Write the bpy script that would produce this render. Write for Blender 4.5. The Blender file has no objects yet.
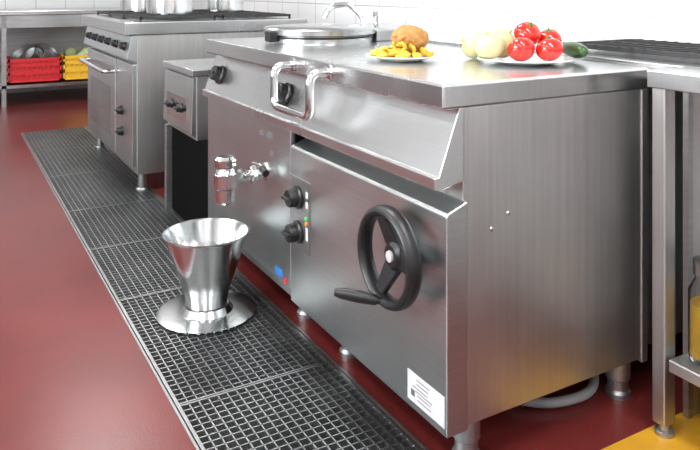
import bpy, bmesh, math, random
from mathutils import Vector, Matrix, noise
random.seed(4)
S=bpy.context.scene
S.view_settings.view_transform='Standard'
COL=bpy.context.collection

# ---------------- materials ----------------
def newmat(name):
    m=bpy.data.materials.new(name); m.use_nodes=True
    return m, m.node_tree.nodes, m.node_tree.links, m.node_tree.nodes['Principled BSDF']
def plain(name,col,rough=.5,metal=0,spec=None,coat=0,trans=0,emit=None,es=0,var=0.06,scale=30):
    m,N,L,b=newmat(name)
    b.inputs['Roughness'].default_value=rough; b.inputs['Metallic'].default_value=metal
    if spec is not None: b.inputs['Specular IOR Level'].default_value=spec
    n=N.new('ShaderNodeTexNoise'); n.inputs['Scale'].default_value=scale
    tc=N.new('ShaderNodeTexCoord'); L.new(tc.outputs['Object'],n.inputs['Vector'])
    r=N.new('ShaderNodeMix'); r.data_type='RGBA'
    r.inputs['A'].default_value=(*[c*(1-var) for c in col],1)
    r.inputs['B'].default_value=(*[min(1,c*(1+var)) for c in col],1)
    L.new(n.outputs['Fac'],r.inputs['Factor']); L.new(r.outputs['Result'],b.inputs['Base Color'])
    if coat: b.inputs['Coat Weight'].default_value=coat
    if trans: b.inputs['Transmission Weight'].default_value=trans
    if emit: b.inputs['Emission Color'].default_value=(*emit,1); b.inputs['Emission Strength'].default_value=es
    return m
def steel(name,sc=(1,1,200),base=.6,rough=.28,bump=.02,cloud=.08,tint=(.98,1,1)):
    m,N,L,b=newmat(name); b.inputs['Metallic'].default_value=1
    tc=N.new('ShaderNodeTexCoord'); mp=N.new('ShaderNodeMapping'); mp.inputs['Scale'].default_value=sc
    L.new(tc.outputs['Object'],mp.inputs['Vector'])
    n=N.new('ShaderNodeTexNoise'); n.inputs['Scale'].default_value=1; n.inputs['Detail'].default_value=3
    L.new(mp.outputs['Vector'],n.inputs['Vector'])
    n2=N.new('ShaderNodeTexNoise'); n2.inputs['Scale'].default_value=3.5; n2.inputs['Detail'].default_value=4
    L.new(tc.outputs['Object'],n2.inputs['Vector'])
    mr=N.new('ShaderNodeMapRange'); mr.inputs['To Min'].default_value=rough-.06; mr.inputs['To Max'].default_value=rough+.08
    L.new(n2.outputs['Fac'],mr.inputs['Value']); L.new(mr.outputs['Result'],b.inputs['Roughness'])
    ad=N.new('ShaderNodeMath'); ad.operation='ADD'
    L.new(n.outputs['Fac'],ad.inputs[0]); L.new(n2.outputs['Fac'],ad.inputs[1])
    mr2=N.new('ShaderNodeMapRange'); mr2.inputs['From Min'].default_value=.6; mr2.inputs['From Max'].default_value=1.4
    L.new(ad.outputs[0],mr2.inputs['Value'])
    mx=N.new('ShaderNodeMix'); mx.data_type='RGBA'
    mx.inputs['A'].default_value=(*[(base-cloud)*t for t in tint],1); mx.inputs['B'].default_value=(*[(base+cloud)*t for t in tint],1)
    L.new(mr2.outputs['Result'],mx.inputs['Factor']); L.new(mx.outputs['Result'],b.inputs['Base Color'])
    bp=N.new('ShaderNodeBump'); bp.inputs['Strength'].default_value=bump; bp.inputs['Distance'].default_value=.01
    L.new(n.outputs['Fac'],bp.inputs['Height']); L.new(bp.outputs['Normal'],b.inputs['Normal'])
    return m
M_front=steel('brushed_steel_front',(2,2,220),.60,.33,.035,.06,(.94,1,1))
M_side=steel('brushed_steel_side',(90,90,2.0),.58,.38,.014,.07,(1,1,.985))
M_top=steel('worktop_steel',(160,3,3),.60,.24,.02,.05)
M_slope=steel('slanted_panel_steel',(3,3,200),.68,.27,.03,.04)
M_dull=steel('dull_steel',(3,3,60),.42,.4,.02)
M_chrome=steel('chrome',(20,20,20),.72,.1,.0,.03)
M_lid=steel('lid_steel',(30,30,30),.5,.2,.0,.03)
M_bucket=steel('spun_steel',(4,4,160),.6,.17,.02,.05)
M_grate=steel('grate_steel',(30,30,30),.43,.36,0,.06)
M_black=plain('black_plastic',(.010,.010,.011),.35)
M_iron=plain('cast_iron',(.02,.02,.021),.55)
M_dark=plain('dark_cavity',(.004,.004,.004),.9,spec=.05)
M_chan=plain('drain_channel_grey',(.05,.05,.05),.6)  # dull dark grey of the drain channel itself
M_white=plain('white_ceramic',(.8,.8,.79),.15,coat=.5,var=.01)
M_label=plain('label_paper',(.62,.62,.63),.5,var=.02)
M_ink=plain('label_ink',(.12,.12,.13),.5)
M_blue=plain('label_blue',(.03,.2,.6),.4); M_redl=plain('label_red',(.6,.03,.03),.4)
M_green=plain('lamp_green',(.05,.6,.15),.3); M_orange=plain('lamp_orange',(.9,.3,.03),.3)
M_tom=plain('tomato_skin',(.60,.015,.006),.12,coat=.5,var=.15,scale=8)
M_stem=plain('stem_green',(.06,.2,.03),.6)
M_onion=plain('onion_skin',(.56,.52,.27),.35,var=.2,scale=9)
M_cuc=plain('cucumber_skin',(.02,.07,.012),.3,var=.4,scale=60)
M_pepper=plain('yellow_pepper',(.72,.43,.03),.3,var=.25)
M_potato=plain('bread_crust',(.40,.19,.05),.7,var=.65,scale=70)
M_redc=plain('red_crate_plastic',(.55,.02,.025),.4)
M_yelc=plain('yellow_crate_plastic',(.75,.45,.03),.4)
M_hose=plain('grey_hose',(.25,.25,.26),.5)
M_oil=plain('yellow_oil',(.62,.36,.03),.15,var=.03)
M_ceil=plain('ceiling_paint',(.82,.82,.82),.8,var=.01,scale=3)
M_yel=plain('yellow_paint',(.50,.25,.015),.4,var=.45,scale=6)
M_glass,N,L,b=newmat('jar_glass'); b.inputs['Transmission Weight'].default_value=1; b.inputs['Roughness'].default_value=.03; b.inputs['IOR'].default_value=1.3
M_floor,N,L,b=newmat('red_epoxy_floor')
tc=N.new('ShaderNodeTexCoord'); n=N.new('ShaderNodeTexNoise'); n.inputs['Scale'].default_value=2.2; n.inputs['Detail'].default_value=8
L.new(tc.outputs['Object'],n.inputs['Vector'])
cr=N.new('ShaderNodeValToRGB'); cr.color_ramp.elements[0].position=.3; cr.color_ramp.elements[0].color=(.090,.012,.011,1)
cr.color_ramp.elements[1].position=.72; cr.color_ramp.elements[1].color=(.145,.022,.020,1)
L.new(n.outputs['Fac'],cr.inputs['Fac']); L.new(cr.outputs['Color'],b.inputs['Base Color'])
n2=N.new('ShaderNodeTexNoise'); n2.inputs['Scale'].default_value=180; L.new(tc.outputs['Object'],n2.inputs['Vector'])
bp=N.new('ShaderNodeBump'); bp.inputs['Strength'].default_value=.1; bp.inputs['Distance'].default_value=.004
L.new(n2.outputs['Fac'],bp.inputs['Height']); L.new(bp.outputs['Normal'],b.inputs['Normal'])
b.inputs['Roughness'].default_value=.28
def tiles(name,ax):
    m,N,L,b=newmat(name)
    tc=N.new('ShaderNodeTexCoord'); sp=N.new('ShaderNodeSeparateXYZ'); cb=N.new('ShaderNodeCombineXYZ')
    L.new(tc.outputs['Object'],sp.inputs[0]); L.new(sp.outputs[ax],cb.inputs['X']); L.new(sp.outputs['Z'],cb.inputs['Y'])
    br=N.new('ShaderNodeTexBrick'); br.offset=0; br.inputs['Scale'].default_value=1
    br.inputs['Brick Width'].default_value=.3; br.inputs['Row Height'].default_value=.2
    br.inputs['Mortar Size'].default_value=.004; br.inputs['Color1'].default_value=(.72,.73,.73,1); br.inputs['Color2'].default_value=(.70,.71,.72,1)
    br.inputs['Mortar'].default_value=(.40,.41,.42,1)
    L.new(cb.outputs[0],br.inputs['Vector']); L.new(br.outputs['Color'],b.inputs['Base Color'])
    b.inputs['Roughness'].default_value=.25
    return m
M_tx=tiles('white_tile_x','Y'); M_ty=tiles('white_tile_y','X')

# ---------------- helpers ----------------
def group(name,loc=(0,0,0)):
    e=bpy.data.objects.new(name,None); e.empty_display_size=.1; e.location=loc; COL.objects.link(e); return e
def fin(name,bm,mat,parent=None,smooth=False,bevel=0,seg=2):
    bmesh.ops.recalc_face_normals(bm,faces=bm.faces)
    me=bpy.data.meshes.new(name); bm.to_mesh(me); bm.free()
    for mm in (mat if isinstance(mat,(list,tuple)) else [mat]): me.materials.append(mm)
    o=bpy.data.objects.new(name,me); COL.objects.link(o)
    if smooth:
        me.polygons.foreach_set('use_smooth',[True]*len(me.polygons))
        try:
            me.set_sharp_from_angle(angle=math.radians(35))
        except Exception: pass
    if bevel:
        md=o.modifiers.new('bevel','BEVEL'); md.width=bevel; md.segments=seg; md.limit_method='ANGLE'
    if parent:
        o.parent=parent; o.matrix_parent_inverse=Matrix.Translation(-Vector(parent.location))
    return o
def abox(bm,x0,x1,y0,y1,z0,z1,mi=0):
    r=bmesh.ops.create_cube(bm,size=1,matrix=Matrix.Translation(((x0+x1)/2,(y0+y1)/2,(z0+z1)/2))@Matrix.Diagonal((x1-x0,y1-y0,z1-z0,1)))
    for f in {f for v in r['verts'] for f in v.link_faces}: f.material_index=mi
def box(name,x0,x1,y0,y1,z0,z1,mat,parent=None,bevel=.002):
    bm=bmesh.new(); abox(bm,x0,x1,y0,y1,z0,z1); return fin(name,bm,mat,parent,bevel=bevel)
def boxes(name,lst,mat,parent=None,bevel=0):
    bm=bmesh.new()
    for l in lst: abox(bm,*l)
    return fin(name,bm,mat,parent,bevel=bevel)
def prism(name,prof,y0,y1,mat,parent=None,bevel=.002):
    bm=bmesh.new(); a=[bm.verts.new((x,y0,z)) for x,z in prof]; c=[bm.verts.new((x,y1,z)) for x,z in prof]
    bm.faces.new(a); bm.faces.new(c[::-1]); n=len(prof)
    for i in range(n): bm.faces.new((a[i],a[(i+1)%n],c[(i+1)%n],c[i]))
    return fin(name,bm,mat,parent,bevel=bevel)
def alathe(bm,prof,loc=(0,0,0),axis=(0,0,1),seg=48,closed=False,mi=0,wob=None):
    q=Vector((0,0,1)).rotation_difference(Vector(axis).normalized()).to_matrix()
    rings=[]
    for r,z in prof:
        if r<1e-6: rings.append([bm.verts.new(q@Vector((0,0,z))+Vector(loc))])
        else:
            ring=[]
            for i in range(seg):
                t=2*math.pi*i/seg; rr=r*(wob(t,z) if wob else 1)
                ring.append(bm.verts.new(q@Vector((rr*math.cos(t),rr*math.sin(t),z))+Vector(loc)))
            rings.append(ring)
    pr=list(zip(rings,rings[1:]))
    if closed: pr.append((rings[-1],rings[0]))
    for a,c in pr:
        for i in range(seg):
            j=(i+1)%seg
            if len(a)==1 and len(c)==1: continue
            if len(a)==1: f=bm.faces.new((a[0],c[i],c[j]))
            elif len(c)==1: f=bm.faces.new((a[i],a[j],c[0]))
            else: f=bm.faces.new((a[i],a[j],c[j],c[i]))
            f.material_index=mi
def lathe(name,prof,loc,mat,parent=None,axis=(0,0,1),seg=48,closed=False,wob=None):
    bm=bmesh.new(); alathe(bm,prof,loc,axis,seg,closed,0,wob); return fin(name,bm,mat,parent,smooth=True)
def cyl(name,p0,p1,r,mat,parent=None,seg=24,ch=.1):
    d=Vector(p1)-Vector(p0); h=d.length; c=r*ch
    return lathe(name,[(0,0),(r-c,0),(r,c),(r,h-c),(r-c,h),(0,h)],p0,mat,parent,d,seg)
def tube(name,pts,r,mat,parent=None,cyclic=False,rounds=0):
    P=[Vector(p) for p in pts]
    if rounds:
        out=[P[0]]
        for i in range(1,len(P)-1):
            a,b_,c=P[i-1],P[i],P[i+1]
            d1=(a-b_).normalized()*min(rounds,(a-b_).length*.49); d2=(c-b_).normalized()*min(rounds,(c-b_).length*.49)
            for k in range(7):
                t=k/6; out.append((b_+d1)*(1-t)**2+b_*2*t*(1-t)+(b_+d2)*t*t)
        out.append(P[-1]); P=out
    bm=bmesh.new(); rings=[]; seg=16; up=None
    for i,p in enumerate(P):
        t=((P[min(i+1,len(P)-1)]-P[max(i-1,0)])).normalized()
        if up is None: up=t.orthogonal().normalized()
        up=(up-t*up.dot(t)).normalized(); s=t.cross(up)
        rings.append([bm.verts.new(p+(up*math.cos(2*math.pi*k/seg)+s*math.sin(2*math.pi*k/seg))*r) for k in range(seg)])
    for a,c in zip(rings,rings[1:]):
        for k in range(seg): bm.faces.new((a[k],a[(k+1)%seg],c[(k+1)%seg],c[k]))
    bm.faces.new(rings[0]); bm.faces.new(rings[-1][::-1])
    return fin(name,bm,mat,parent,smooth=True)
def knob(name,loc,axis,r,parent,l=.035):
    bm=bmesh.new()
    alathe(bm,[(0,0),(r*1.15,0),(r*1.15,.008),(r*.95,.012),(r*.9,l),(r*.8,l+.004),(0,l+.004)],loc,axis,28)
    fin(name,bm,M_black,parent,smooth=True)
    a=Vector(axis).normalized(); q=Vector((0,0,1)).rotation_difference(a).to_matrix().to_4x4()
    bm=bmesh.new(); bmesh.ops.create_cube(bm,size=1,matrix=Matrix.Translation(Vector(loc)+a*(l+.006))@q@Matrix.Diagonal((r*.35,r*1.7,.018,1)))
    fin(name+'_grip',bm,M_black,parent,bevel=.003)

# ---------------- room ----------------
RX0,RX1,RY0,RY1,RZ=-2.6,2.45,-2.0,8.4,2.9
DX0,DX1,DY0,DY1=.545,1.016,.9,6.06
bm=bmesh.new()
T=.1
for (a,b_,c,d) in [(RX0,DX0,RY0,RY1),(DX1,RX1,RY0,RY1),(DX0,DX1,RY0,DY0),(DX0,DX1,DY1,RY1)]:
    abox(bm,a,b_,c,d,-T,0)
fin('floor',bm,M_floor)
box('ceiling',RX0,RX1,RY0,RY1,RZ,RZ+.1,M_ceil,bevel=0)
box('wall_right',RX1,RX1+.1,RY0,RY1,-.1,RZ,M_tx,bevel=0)
box('wall_back',RX0,RX1,RY1,RY1+.1,-.1,RZ,M_ty,bevel=0)
box('wall_front',RX0,RX1,RY0-.1,RY0,-.1,RZ,M_ty,bevel=0)
boxes('wall_left',[(RX0-.1,RX0,RY0,RY1,-.1,.95),(RX0-.1,RX0,RY0,RY1,2.35,RZ),(RX0-.1,RX0,RY0,.6,.95,2.35),(RX0-.1,RX0,3.6,RY1,.95,2.35)],M_tx)
w=group('window_1',(RX0-.05,2.1,1.65))
boxes('window_frame',[(RX0-.08,RX0-.02,.6,3.6,.95,1.0),(RX0-.08,RX0-.02,.6,3.6,2.3,2.35),(RX0-.08,RX0-.02,.6,.65,1.0,2.3),(RX0-.08,RX0-.02,3.55,3.6,1.0,2.3),(RX0-.08,RX0-.02,2.07,2.13,1.0,2.3)],M_white,w)
box('safety_stripe',1.30,RX1-.02,1.06,1.2,0,.0015,M_yel,bevel=0)

# unseen counter left of the aisle, added for darker reflections in the steel
O=group('reflection_counter',(-2.25,2.5,0))
box('reflection_counter_top',-2.58,-1.9,.2,5.6,.86,.9,M_top,O,.004)
boxes('reflection_counter_doors',[(-2.56,-1.95,.22+i*.9,.22+i*.9+.88,.14,.855) for i in range(6)],M_dull,O,.004)
box('reflection_counter_kick',-2.56,-2.0,.25,5.55,0,.14,M_dark,O)
boxes('reflection_counter_handles',[(-1.945,-1.925,.3+i*.9,.9+i*.9,.76,.78) for i in range(6)],M_chrome,O)

# drain channel
g=group('floor_drain_grating',(DX0,DY0,0))
e=.002
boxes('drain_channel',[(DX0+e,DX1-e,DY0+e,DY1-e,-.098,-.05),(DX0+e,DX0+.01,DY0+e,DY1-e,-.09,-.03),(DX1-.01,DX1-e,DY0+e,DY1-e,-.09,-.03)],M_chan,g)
secs=[.905,1.15,1.89,2.63,3.2,3.8,4.55,5.3,6.055]
lst=[]
for a,b_ in zip(secs,secs[1:]):
    a+=.002;b_-=.002
    lst+=[(DX0+.003,DX1-.003,a,a+.006,-.03,.001),(DX0+.003,DX1-.003,b_-.006,b_,-.03,.001)]
    n=max(2,round((b_-a)/.026))
    for i in range(1,n):
        y=a+(b_-a)*i/n; lst.append((DX0+.012,DX1-.012,y-.0018,y+.0018,-.022,-.001))
boxes('grating_cross_bars',lst,M_grate,g)
lst=[]
n=17
for i in range(1,n):
    x=DX0+.01+(DX1-DX0-.02)*i/n; lst.append((x-.0018,x+.0018,DY0+.01,DY1-.01,-.022,-.001))
boxes('grating_long_bars',lst,M_grate,g)
boxes('grating_frame',[(DX0+.003,DX0+.012,DY0+.01,DY1-.01,-.03,.002),(DX1-.012,DX1-.003,DY0+.01,DY1-.01,-.03,.002)],M_grate,g)
boxes('grating_rim',[(DX0-.008,DX0-.001,DY0,DY1,.0002,.003),(DX1+.001,DX1+.008,DY0,DY1,.0002,.003)],M_dull,g)

# ---------------- main cooking unit ----------------
U=group('commercial_cooking_block',(1.3,2.1,0))
Y0,YM,Y1=1.295,2.10,2.94
box('worktop',.98,1.68,Y0-.006,Y1,.842,.9,M_top,U,.006)
box('body_braising_pan',1.04,1.672,Y0,YM-.002,.11,.842,M_side,U)
box('body_kettle',1.04,1.672,YM+.002,Y1-.01,.11,.842,M_side,U)
box('side_panel_rear_flange',1.652,1.676,Y0-.004,Y0+.03,.10,.842,M_side,U)
prism('slanted_control_panel',[(1.045,.842),(1.03,.842),(.972,.69),(.960,.69),(.960,.664),(.975,.660),(1.045,.674)],Y0,Y1-.004,M_slope,U,.002)
prism('braising_pan_front_panel',[(.98,.112),(.98,.606),(.986,.612),(1.04,.632),(1.04,.112)],Y0-.018,YM-.004,M_front,U,.003)
prism('kettle_front_panel',[(.985,.14),(.985,.655),(1.04,.655),(1.04,.14)],YM+.008,Y1-.008,M_front,U,.003)
box('kettle_plinth',1.0,1.04,YM+.01,Y1-.01,.105,.139,M_dull,U)
boxes('panel_joint',[(1.0,1.04,YM-.003,YM+.007,.11,.655)],M_dark,U)
for i,(x,y) in enumerate([(1.09,1.345),(1.09,1.90),(1.09,2.2),(1.09,2.86),(1.62,1.345),(1.62,2.05),(1.62,2.2),(1.62,2.86)]):
    lathe('leg_%d'%i,[(0,0),(.034,0),(.034,.012),(.028,.02),(.028,.045),(.033,.05),(.033,.112),(0,.112)],(x,y,0),M_dull,U)
for i,(x,z) in enumerate([(1.178,.58),(1.126,.55)]):
    lathe('side_screw_%d'%i,[(0,0),(.006,0),(.005,.002),(0,.003)],(x,Y0,z),M_chrome,U,(0,-1,0),16)
tube('grab_handle',[(.982,2.08,.871),(.915,2.08,.871),(.915,2.08,.745),(.915,1.83,.745),(.915,1.83,.873),(.982,1.83,.873)],.0125,M_chrome,U,rounds=.035)
for i,y in enumerate((1.83,2.08)): lathe('handle_flange_%d'%i,[(0,0),(.022,0),(.022,.006),(.014,.01),(0,.01)],(.981,y,.872),M_chrome,U,(-1,0,0),24)
ax=(-.934,0,.357)
knob('kettle_knob_1',(.996,2.80,.762),ax,.033,U); knob('kettle_knob_2',(.996,2.165,.765),ax,.033,U)
boxes('control_knob_plate',[(.977,.98,1.955,2.085,.30,.52)],M_dull,U)
knob('pan_knob_1',(.977,2.03,.462),(-1,0,0),.031,U); knob('pan_knob_2',(.977,2.03,.352),(-1,0,0),.031,U)
for i,(z,m) in enumerate([(.408,M_green),(.392,M_orange)]):
    lathe('indicator_%d'%i,[(0,0),(.007,0),(.006,.004),(0,.005)],(.977,1.975,z),m,U,(-1,0,0),16)
boxes('knob_markings',[(.9765,.977,1.965,1.98,z,z+.02) for z in (.34,.36,.44,.47)],M_label,U)
boxes('kettle_label_marks',[(.9842,.985,2.33,2.36,.60,.615),(.9842,.985,2.25,2.30,.60,.62),(.9842,.985,2.24,2.27,.54,.56)],M_ink,U)
boxes('blue_label',[(.984,.985,2.17,2.23,.155,.18)],M_blue,U); boxes('red_label',[(.9838,.9845,2.135,2.155,.145,.165)],M_redl,U)
boxes('rating_sticker',[(.979,.98,1.285,1.43,.13,.2)],M_label,U)
boxes('rating_sticker_text',[(.9785,.979,1.33+random.random()*.02,1.385+random.random()*.03,z,z+.0018) for z in (.142,.152,.16,.168,.178,.188)]+[(.9785,.979,1.40,1.415,.145,.16)],M_ink,U)
# handwheel
C=Vector((.92,1.425,.481))
n=16; prof=[(.107+.0125*math.cos(2*math.pi*i/n),.021*math.sin(2*math.pi*i/n)) for i in range(n)]
lathe('handwheel_rim',prof,C,M_black,U,(-1,0,0),64,True)
HC=C+Vector((.026,0,0))
lathe('handwheel_hub',[(0,-.012),(.032,-.012),(.038,-.006),(.036,.012),(.026,.02),(0,.02)],HC,M_black,U,(-1,0,0),32)
lathe('handwheel_cap',[(0,.02),(.014,.02),(.013,.025),(0,.027)],HC,plain('cap_steel',(.6,.6,.6),.5,metal=.3),U,(-1,0,0),24)
cyl('handwheel_shaft',HC+Vector((.01,0,0)),(.981,C.y,C.z),.016,M_chrome,U)
bm=bmesh.new()
for ang in (110,250,0):
    t=math.radians(ang); d=Vector((0,-math.cos(t),math.sin(t))); s=Vector((0,math.sin(t),math.cos(t)))
    v=[]
    for rr,hw,th,cc in ((.018,.028,.01,HC),(.102,.016,.008,C)):
        for sx,sy in ((-1,-1),(1,-1),(1,1),(-1,1)):
            v.append(bm.verts.new(cc+d*rr+s*hw*sx+Vector((th*sy,0,0))))
    for i in range(4): bm.faces.new((v[i],v[(i+1)%4],v[4+(i+1)%4],v[4+i]))
    bm.faces.new(v[:4]); bm.faces.new(v[4:])
fin('handwheel_spokes',bm,M_black,U,bevel=.005)
p0=Vector((.91,1.43,.376)); p1=Vector((.822,1.508,.388)); d=p1-p0
lathe('crank_handle',[(0,0),(.008,0),(.008,.012),(.012,.018),(.0145,.06),(.013,.1),(.009,d.length),(0,d.length+.003)],p0,M_black,U,d,24)
# drain tap
TC=Vector((.835,2.306,.47))
lathe('tap_flange',[(0,0),(.036,0),(.036,.01),(.024,.014),(0,.014)],(.986,2.306,.474),M_chrome,U,(-1,0,0),6)
cyl('tap_pipe',(.982,2.306,.474),(.84,2.306,.474),.017,M_chrome,U)
cyl('tap_collar',(.945,2.306,.474),(.925,2.306,.474),.03,M_chrome,U,8)
cyl('tap_collar_2',(.90,2.306,.474),(.86,2.306,.474),.026,M_chrome,U,8)
lathe('tap_body',[(0,-.078),(.028,-.078),(.034,-.072),(.034,-.03),(.039,-.025),(.039,.02),(.034,.025),(.03,.042),(.037,.048),(.037,.07),(.028,.08),(0,.08)],TC,M_chrome,U,seg=10)
tube('tap_lever',[(.935,2.306,.50),(.935,2.30,.515),(.935,2.24,.52),(.93,2.19,.51)],.008,M_chrome,U,rounds=.01)
cyl('tap_lever_grip',(.931,2.215,.516),(.928,2.175,.508),.012,M_black,U)
# kettle lid
LC=(1.335,2.58,.9)
lathe('kettle_lid',[(0,0),(.214,0),(.216,.008),(.216,.022),(.205,.024),(.205,.032),(.226,.036),(.226,.056),(.218,.062),(.1,.07),(0,.072)],LC,M_lid,U,seg=72)
lathe('kettle_lid_seal',[(.2,.0245),(.217,.0245),(.217,.030),(.2,.030)],LC,M_black,U,seg=72,closed=True)
box('lid_hinge',1.54,1.64,2.47,2.69,.9,.945,M_dull,U,.005)
box('lid_latch',1.09,1.125,2.52,2.57,.91,.95,M_black,U,.004)
# mixer tap
tube('mixer_spout',[(1.62,2.70,.9),(1.62,2.70,.98),(1.60,2.80,1.045),(1.56,2.90,1.035),(1.54,2.93,.98)],.012,M_chrome,U,rounds=.04)
cyl('mixer_base',(1.62,2.70,.9),(1.62,2.70,.96),.02,M_chrome,U)
cyl('mixer_handle',(1.62,2.60,.9),(1.62,2.60,1.0),.013,M_chrome,U); cyl('mixer_cap',(1.62,2.60,.995),(1.62,2.60,1.02),.02,M_chrome,U,10)
# hose
H=group('drain_hose',(1.5,1.36,0))
tube('hose',[(1.60,1.44,.10),(1.60,1.40,.02),(1.52,1.36,.016),(1.40,1.38,.016),(1.33,1.45,.016)],.013,M_hose,H,rounds=.05)
lathe('hose_end',[(0,0),(.017,0),(.017,.04),(0,.04)],(1.35,1.425,.018),M_dull,H,(-.6,.7,0),16)

# ---------------- right & rear counter ----------------
R=group('steel_counter',(1.9,1.5,0))
bm=bmesh.new(); abox(bm,1.54,1.69,-.6,1.19,.868,.912); abox(bm,1.69,2.44,-.6,3.6,.868,.912); fin('counter_top',bm,M_top,R,bevel=.003)
boxes('counter_end_panel',[(1.70,2.40,1.175,1.19,.0,.868)],M_side,R)
boxes('rear_cabinet',[(1.72,2.42,1.35,3.5,.1,.868)],M_side,R)
boxes('counter_front_leg',[(1.553,1.595,1.148,1.185,.03,.868),(1.553,1.595,-.5,-.46,.03,.868)],M_side,R,.003)
boxes('counter_inner_leg',[(1.68,1.70,1.172,1.188,.0,.868)],M_dull,R)
lathe('counter_foot',[(0,0),(.024,0),(.024,.01),(.014,.014),(.014,.032),(0,.032)],(1.575,1.165,.0016),M_dull,R)
lathe('counter_foot_2',[(0,0),(.024,0),(.024,.01),(.014,.014),(.014,.032),(0,.032)],(1.58,-.48,0),M_dull,R)
boxes('counter_shelf',[(1.56,2.38,-.5,1.143,.17,.2)],M_side,R,.003)
boxes('counter_back_panel',[(2.38,2.40,-.5,1.17,.0,.868)],M_side,R)
J=group('oil_jar',(1.655,1.09,.2))
jl=(1.645,1.088,.2005)
lathe('jar_glass',[(0,0),(.046,0),(.05,.01),(.05,.17),(.035,.2),(.035,.23),(.031,.23),(.031,.2),(.046,.168),(.046,.012),(0,.006)],jl,M_glass,J)
lathe('jar_oil',[(0,.008),(.0455,.013),(.0455,.14),(0,.14)],jl,M_oil,J)
lathe('jar_lid',[(0,.23),(.037,.23),(.037,.21),(.039,.21),(.039,.245),(0,.247)],jl,M_lid,J)
def trivet(x0,x1,y0,y1,z,nb):
    l=[(x0,x1,y0,y0+.012,z+.012,z+.026),(x0,x1,y1-.012,y1,z+.012,z+.026),(x0,x0+.012,y0,y1,z+.012,z+.026),(x1-.012,x1,y0,y1,z+.012,z+.026)]
    for i in range(1,nb):
        y=y0+(y1-y0)*i/nb; l.append((x0,x1,y-.004,y+.004,z+.012,z+.028))
    l.append(((x0+x1)/2-.005,(x0+x1)/2+.005,y0,y1,z+.01,z+.026))
    for x in (x0,x1-.012):
        for y in (y0,y1-.012): l.append((x,x+.012,y,y+.012,z,z+.014))
    return l
boxes('cooking_grate',trivet(1.78,2.12,1.02,1.70,.912,15),M_iron)

# ---------------- range ----------------
G=group('gas_range',(1.4,4.6,0))
A0,A1=3.95,5.3
box('range_top',.86,1.96,A0-.01,A1,.86,.93,M_top,G,.005)
box('range_body',.93,1.94,A0,A1-.01,.10,.86,M_side,G)
prism('range_control_panel',[(.93,.86),(.90,.855),(.875,.73),(.93,.715)],A0,A1-.01,M_front,G)
box('oven_door',.90,.93,4.38,A1-.02,.14,.70,M_front,G,.005)
box('oven_door_recess',.899,.90,4.5,A1-.14,.22,.52,M_dull,G,.0004)
box('range_control_column',.905,.93,A0+.005,4.36,.14,.70,M_front,G,.003)
tube('oven_handle',[(.90,4.42,.62),(.845,4.42,.62),(.845,5.25,.62),(.90,5.25,.62)],.013,M_chrome,G,rounds=.02)
for i in range(6): knob('range_knob_%d'%i,(.888,4.05+i*.21,.795),(-.98,0,.19),.021,G,.025)
for i,z in enumerate((.42,.30)): knob('oven_knob_%d'%i,(.905,4.2,z),(-1,0,0),.024,G,.025)
for i,(x,y) in enumerate([(.97,4.0),(.97,5.2),(1.88,4.0),(1.88,5.2)]):
    lathe('range_leg_%d'%i,[(0,0),(.035,0),(.035,.012),(.026,.02),(.026,.102),(0,.102)],(x,y,0),M_dull,G)
l=[]
for k in range(3):
    for j in range(2):
        l+=trivet(.96+.48*j,1.40+.48*j,4.02+.42*k,4.42+.42*k,.93,5)
boxes('burner_trivets',l,M_iron,G)
def pot(name,loc,r,h):
    g=group(name,loc)
    lathe('pot_shell',[(0,0),(r-.008,0),(r,.008),(r,h),(r+.006,h+.003),(r,h+.006),(r-.004,h),(r-.004,.01),(0,.006)],loc,M_chrome,g)
    for s in (-1,1):
        x,y,z=loc
        tube('pot_handle',[(x-.05,y+s*(r-.002),z+h*.75),(x-.05,y+s*(r+.045),z+h*.75),(x+.05,y+s*(r+.045),z+h*.75),(x+.05,y+s*(r-.002),z+h*.75)],.006,M_chrome,g,rounds=.02)
pot('cooking_pot',(1.22,4.35,.959),.14,.16); pot('cooking_pot.001',(1.2,4.93,.959),.15,.18)
pot('cooking_pot.002',(1.7,4.70,.959),.13,.15)

# small fryer unit
F=group('countertop_fryer_unit',(1.2,3.3,0))
box('fryer_body',1.0,1.6,3.13,3.60,.43,.72,M_side,F)
box('fryer_top_shelf',.975,1.6,3.12,3.61,.72,.75,M_top,F,.004)
prism('fryer_front',[(1.0,.71),(.985,.71),(.975,.46),(1.0,.44)],3.135,3.595,M_front,F)
for i,y in enumerate((3.28,3.44)): knob('fryer_knob_%d'%i,(.978,y,.56),(-1,0,0),.02,F,.025)
boxes('fryer_plate',[(.974,.979,3.2,3.52,.50,.61)],M_chrome,F)
box('fryer_shade_block',1.01,1.6,2.97,3.56,.01,.43,M_dark,F)  # solid black block stands in for the shade in the opening below
for i,(x,y) in enumerate([(1.005,3.585),(1.58,3.585)]): boxes('fryer_leg_%d'%i,[(x-.02,x+.02,y-.02,y+.02,0,.43)],M_dull,F)

# ---------------- bucket ----------------
B=group('steel_bucket',(.797,2.385,.002))
bl=(.797,2.385,.002)
lathe('bucket_base',[(0,.002),(.155,.0),(.166,.001),(.167,.006),(.155,.008),(.09,.011),(.075,.03),(0,.03)],bl,M_lid,B,seg=72)
lathe('bucket_cone',[(0,.03),(.066,.03),(.07,.034),(.075,.07),(.142,.27),(.148,.272),(.148,.277),(.141,.277),(.138,.27),(.072,.07),(.066,.04),(0,.038)],bl,M_bucket,B,seg=72)

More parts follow.
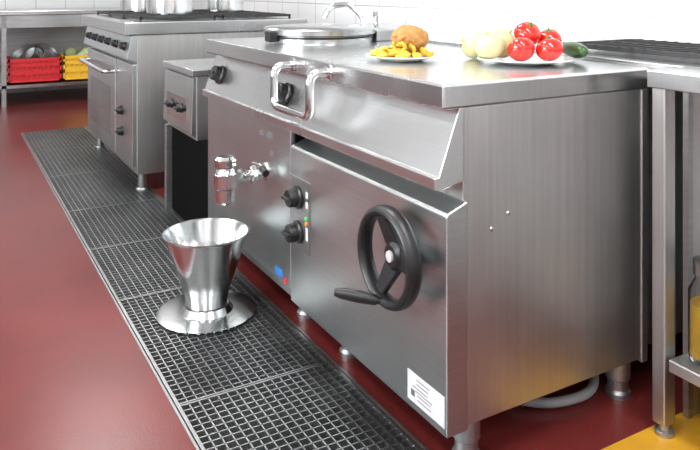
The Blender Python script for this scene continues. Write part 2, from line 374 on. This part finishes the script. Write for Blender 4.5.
# ---------------- food ----------------
def plate(name,loc,r):
    lathe(name,[(0,0),(r*.55,0),(r*.6,.002),(r,.014),(r,.017),(r*.62,.006),(0,.005)],loc,M_white,seg=64)
plate('dinner_plate',(1.203,1.787,.9005),.108)
plate('dinner_plate.001',(1.462,1.54,.9005),.135)
def tomato(name,loc,r,tilt=(0,0,1)):
    bm=bmesh.new(); prof=[]
    for i in range(17):
        a=-math.pi/2+math.pi*i/16; z=.84*r*math.sin(a); rr=r*math.cos(a)
        if i>=14: z-=(i-13)*.0015
        prof.append((max(rr,0) if 0<i<16 else 0,z))
    alathe(bm,prof,loc,tilt,32,wob=lambda t,z:1+.025*math.cos(5*t))
    q=Vector((0,0,1)).rotation_difference(Vector(tilt).normalized()).to_matrix()
    for k in range(5):
        t=2*math.pi*k/5
        def P(rr,tt,z): return bm.verts.new(Vector(loc)+q@Vector((rr*math.cos(tt),rr*math.sin(tt),z)))
        f=bm.faces.new((P(.001,t,.84*r),P(r*.2,t-.3,.83*r),P(r*.45,t,.78*r),P(r*.2,t+.3,.83*r))); f.material_index=1
    alathe(bm,[(0,.78*r),(.003,.78*r),(.002,.78*r+.01),(0,.78*r+.01)],loc,tilt,8,mi=1)
    fin(name,bm,[M_tom,M_stem],smooth=True)
tomato('tomato',(1.437,1.527,.942),.039,(.2,.5,.7)); tomato('tomato.001',(1.505,1.485,.942),.039,(0,.3,1))
tomato('tomato.002',(1.507,1.575,.982),.040,(-.1,-.5,.8)); tomato('tomato.003',(1.575,1.555,.964),.036,(-.3,-.2,.9))
def onion(name,loc,r,tilt):
    bm=bmesh.new(); prof=[]
    for i in range(17):
        a=-math.pi/2+math.pi*i/16; prof.append((r*math.cos(a) if 0<i<15 else (0 if i==0 else .006),.9*r*math.sin(a)+(r*.18 if i==16 else 0)))
    prof.append((0,prof[-1][1]+.001))
    alathe(bm,prof,loc,tilt,32,wob=lambda t,z:1+.015*math.cos(8*t)); fin(name,bm,M_onion,smooth=True)
onion('onion',(1.372,1.59,.952),.043,(-.5,-.2,1)); onion('onion.001',(1.44,1.62,.955),.048,(.3,-.5,.7)); onion('onion.002',(1.42,1.71,.944),.044,(-.7,.3,.3))
bm=bmesh.new(); prof=[]
for i in range(25):
    t=i/24; prof.append((0 if i in(0,24) else .024*min(1,(math.sin(math.pi*t))**.35),t*.17))
alathe(bm,prof,(1.583,1.425,.935),(.45,.9,.0),24); fin('cucumber',bm,M_cuc,smooth=True)
bm=bmesh.new()
for i in range(75):
    a=random.random()*6.28; rr=.085*math.sqrt(random.random()); h=.917+(.045*(1-rr/.09))*random.random()
    m=Matrix.Translation((1.20+rr*math.cos(a),1.785+rr*math.sin(a),h))@Matrix.Rotation(random.random()*3,4,Vector((random.random(),random.random(),random.random())).normalized())@Matrix.Diagonal((.026,.012+.012*random.random(),.009,1))
    bmesh.ops.create_icosphere(bm,subdivisions=2,radius=.62,matrix=m)
fin('chopped_yellow_peppers',bm,M_pepper,smooth=True)
bm=bmesh.new()
bmesh.ops.create_icosphere(bm,subdivisions=5,radius=.05,matrix=Matrix.Translation((1.24,1.80,.962))@Matrix.Rotation(-.5,4,'Z')@Matrix.Diagonal((1.15,.9,.82,1)))
for v in bm.verts:
    v.co+=Vector((1,1,1))*noise.noise(v.co*50)*.006+Vector((0,0,1))*noise.noise(v.co*160)*.004
fin('bread_loaf',bm,M_potato,smooth=True)

# ---------------- far prep table ----------------
P=group('prep_table',(1.0,7.8,0))
boxes('table_top',[(.1,2.0,7.4,8.3,.86,.9)],M_top,P,.004); boxes('table_apron',[(.12,1.98,7.42,7.44,.74,.86)],M_dull,P)
boxes('table_shelf',[(.12,1.98,7.42,8.25,.17,.2)],M_top,P)
boxes('table_legs',[(x,x+.04,y,y+.04,0,.86) for x in (.5,1.9) for y in (7.42,8.2)],M_dull,P)
boxes('table_back_panel',[(.12,1.98,8.25,8.27,.17,.86)],M_dull,P)
def crate(name,x0,x1,y0,y1,z0,z1,mat):
    l=[(x0,x1,y0,y1,z0,z0+.015)]; t=.015
    for z in (z0,z0+(z1-z0)*.35,z0+(z1-z0)*.66,z1-.03):
        l+=[(x0,x1,y0,y0+t,z,z+.03),(x0,x1,y1-t,y1,z,z+.03),(x0,x0+t,y0,y1,z,z+.03),(x1-t,x1,y0,y1,z,z+.03)]
    n=9
    for i in range(n+1):
        x=x0+(x1-x0-t)*i/n; l+=[(x,x+t,y0+.002,y0+t,z0,z1),(x,x+t,y1-t,y1-.002,z0,z1)]
    l.append((x0+.02,x1-.02,y0+t,y0+t+.004,z0,z1-.03))
    boxes(name,l,mat)
crate('plastic_crate',.56,1.03,7.48,7.85,.201,.44,M_redc); crate('plastic_crate.001',1.05,1.5,7.48,7.85,.201,.45,M_yelc)
bm=bmesh.new()
for (x,y,z,r,t) in [(.72,7.66,.43,.15,(-.5,-.3,.6)),(.90,7.68,.45,.13,(.4,-.5,.5)),(.80,7.62,.47,.1,(-.2,-.8,.6))]:
    alathe(bm,[(0,-r*.5),(r*.5,-r*.45),(r*.85,-r*.1),(r,r*.3),(r*.98,r*.3),(r*.8,-r*.08),(0,-r*.44)],(x,y,z),t,32)
fin('steel_bowls',bm,M_dull,smooth=True)
bm=bmesh.new()
for i in range(12):
    bmesh.ops.create_icosphere(bm,subdivisions=2,radius=.045+.02*random.random(),matrix=Matrix.Translation((1.14+.25*random.random(),7.6+.15*random.random(),.38+.1*random.random())))
fin('cabbage_heads',bm,plain('cabbage',(.4,.45,.22),.6,var=.3,scale=12),smooth=True)

# ---------------- lights ----------------
def area(name,loc,rot,sx,sy,p,col=(1,1,1)):
    l=bpy.data.lights.new(name,'AREA'); l.shape='RECTANGLE'; l.size=sx; l.size_y=sy; l.energy=p; l.color=col
    o=bpy.data.objects.new(name,l); o.location=loc; o.rotation_euler=rot; COL.objects.link(o); return o
k=0
for x in (-1.0,1.1):
    for y in (-1.1,.6,2.9,5.8):  # the pair behind the camera is added, unseen, to brighten the side panel
        nm='ceiling_light' if k==0 else 'ceiling_light.%03d'%k; k+=1
        f=group(nm,(x,y,RZ))
        boxes('fixture_frame',[(x-.33,x-.3,y-.63,y+.63,RZ-.06,RZ-.001),(x+.3,x+.33,y-.63,y+.63,RZ-.06,RZ-.001),(x-.3,x+.3,y-.63,y-.6,RZ-.06,RZ-.001),(x-.3,x+.3,y+.6,y+.63,RZ-.06,RZ-.001)],M_white,f)
        a=area('fixture_lamp',(x,y,RZ-.04),(0,0,0),.58,1.18,40,(1,.99,.98)); a.parent=f; a.matrix_parent_inverse=Matrix.Translation((-x,-y,-RZ))
area('window_daylight',(RX0-.12,2.1,1.65),(0,math.radians(-90),0),1.3,2.9,185,(.93,.97,1))
W=bpy.data.worlds.new('world'); S.world=W; W.use_nodes=True
W.node_tree.nodes['Background'].inputs[0].default_value=(.8,.9,1,1); W.node_tree.nodes['Background'].inputs[1].default_value=.6

# ---------------- camera ----------------
cd=bpy.data.cameras.new('camera'); cam=bpy.data.objects.new('camera',cd); COL.objects.link(cam)
cam.location=(0,0,1.117); cam.rotation_euler=(math.radians(90),0,-math.radians(29.8))
cd.sensor_width=36; cd.lens=36*716/700; cd.shift_y=-237/700; cd.clip_start=.02
S.camera=cam
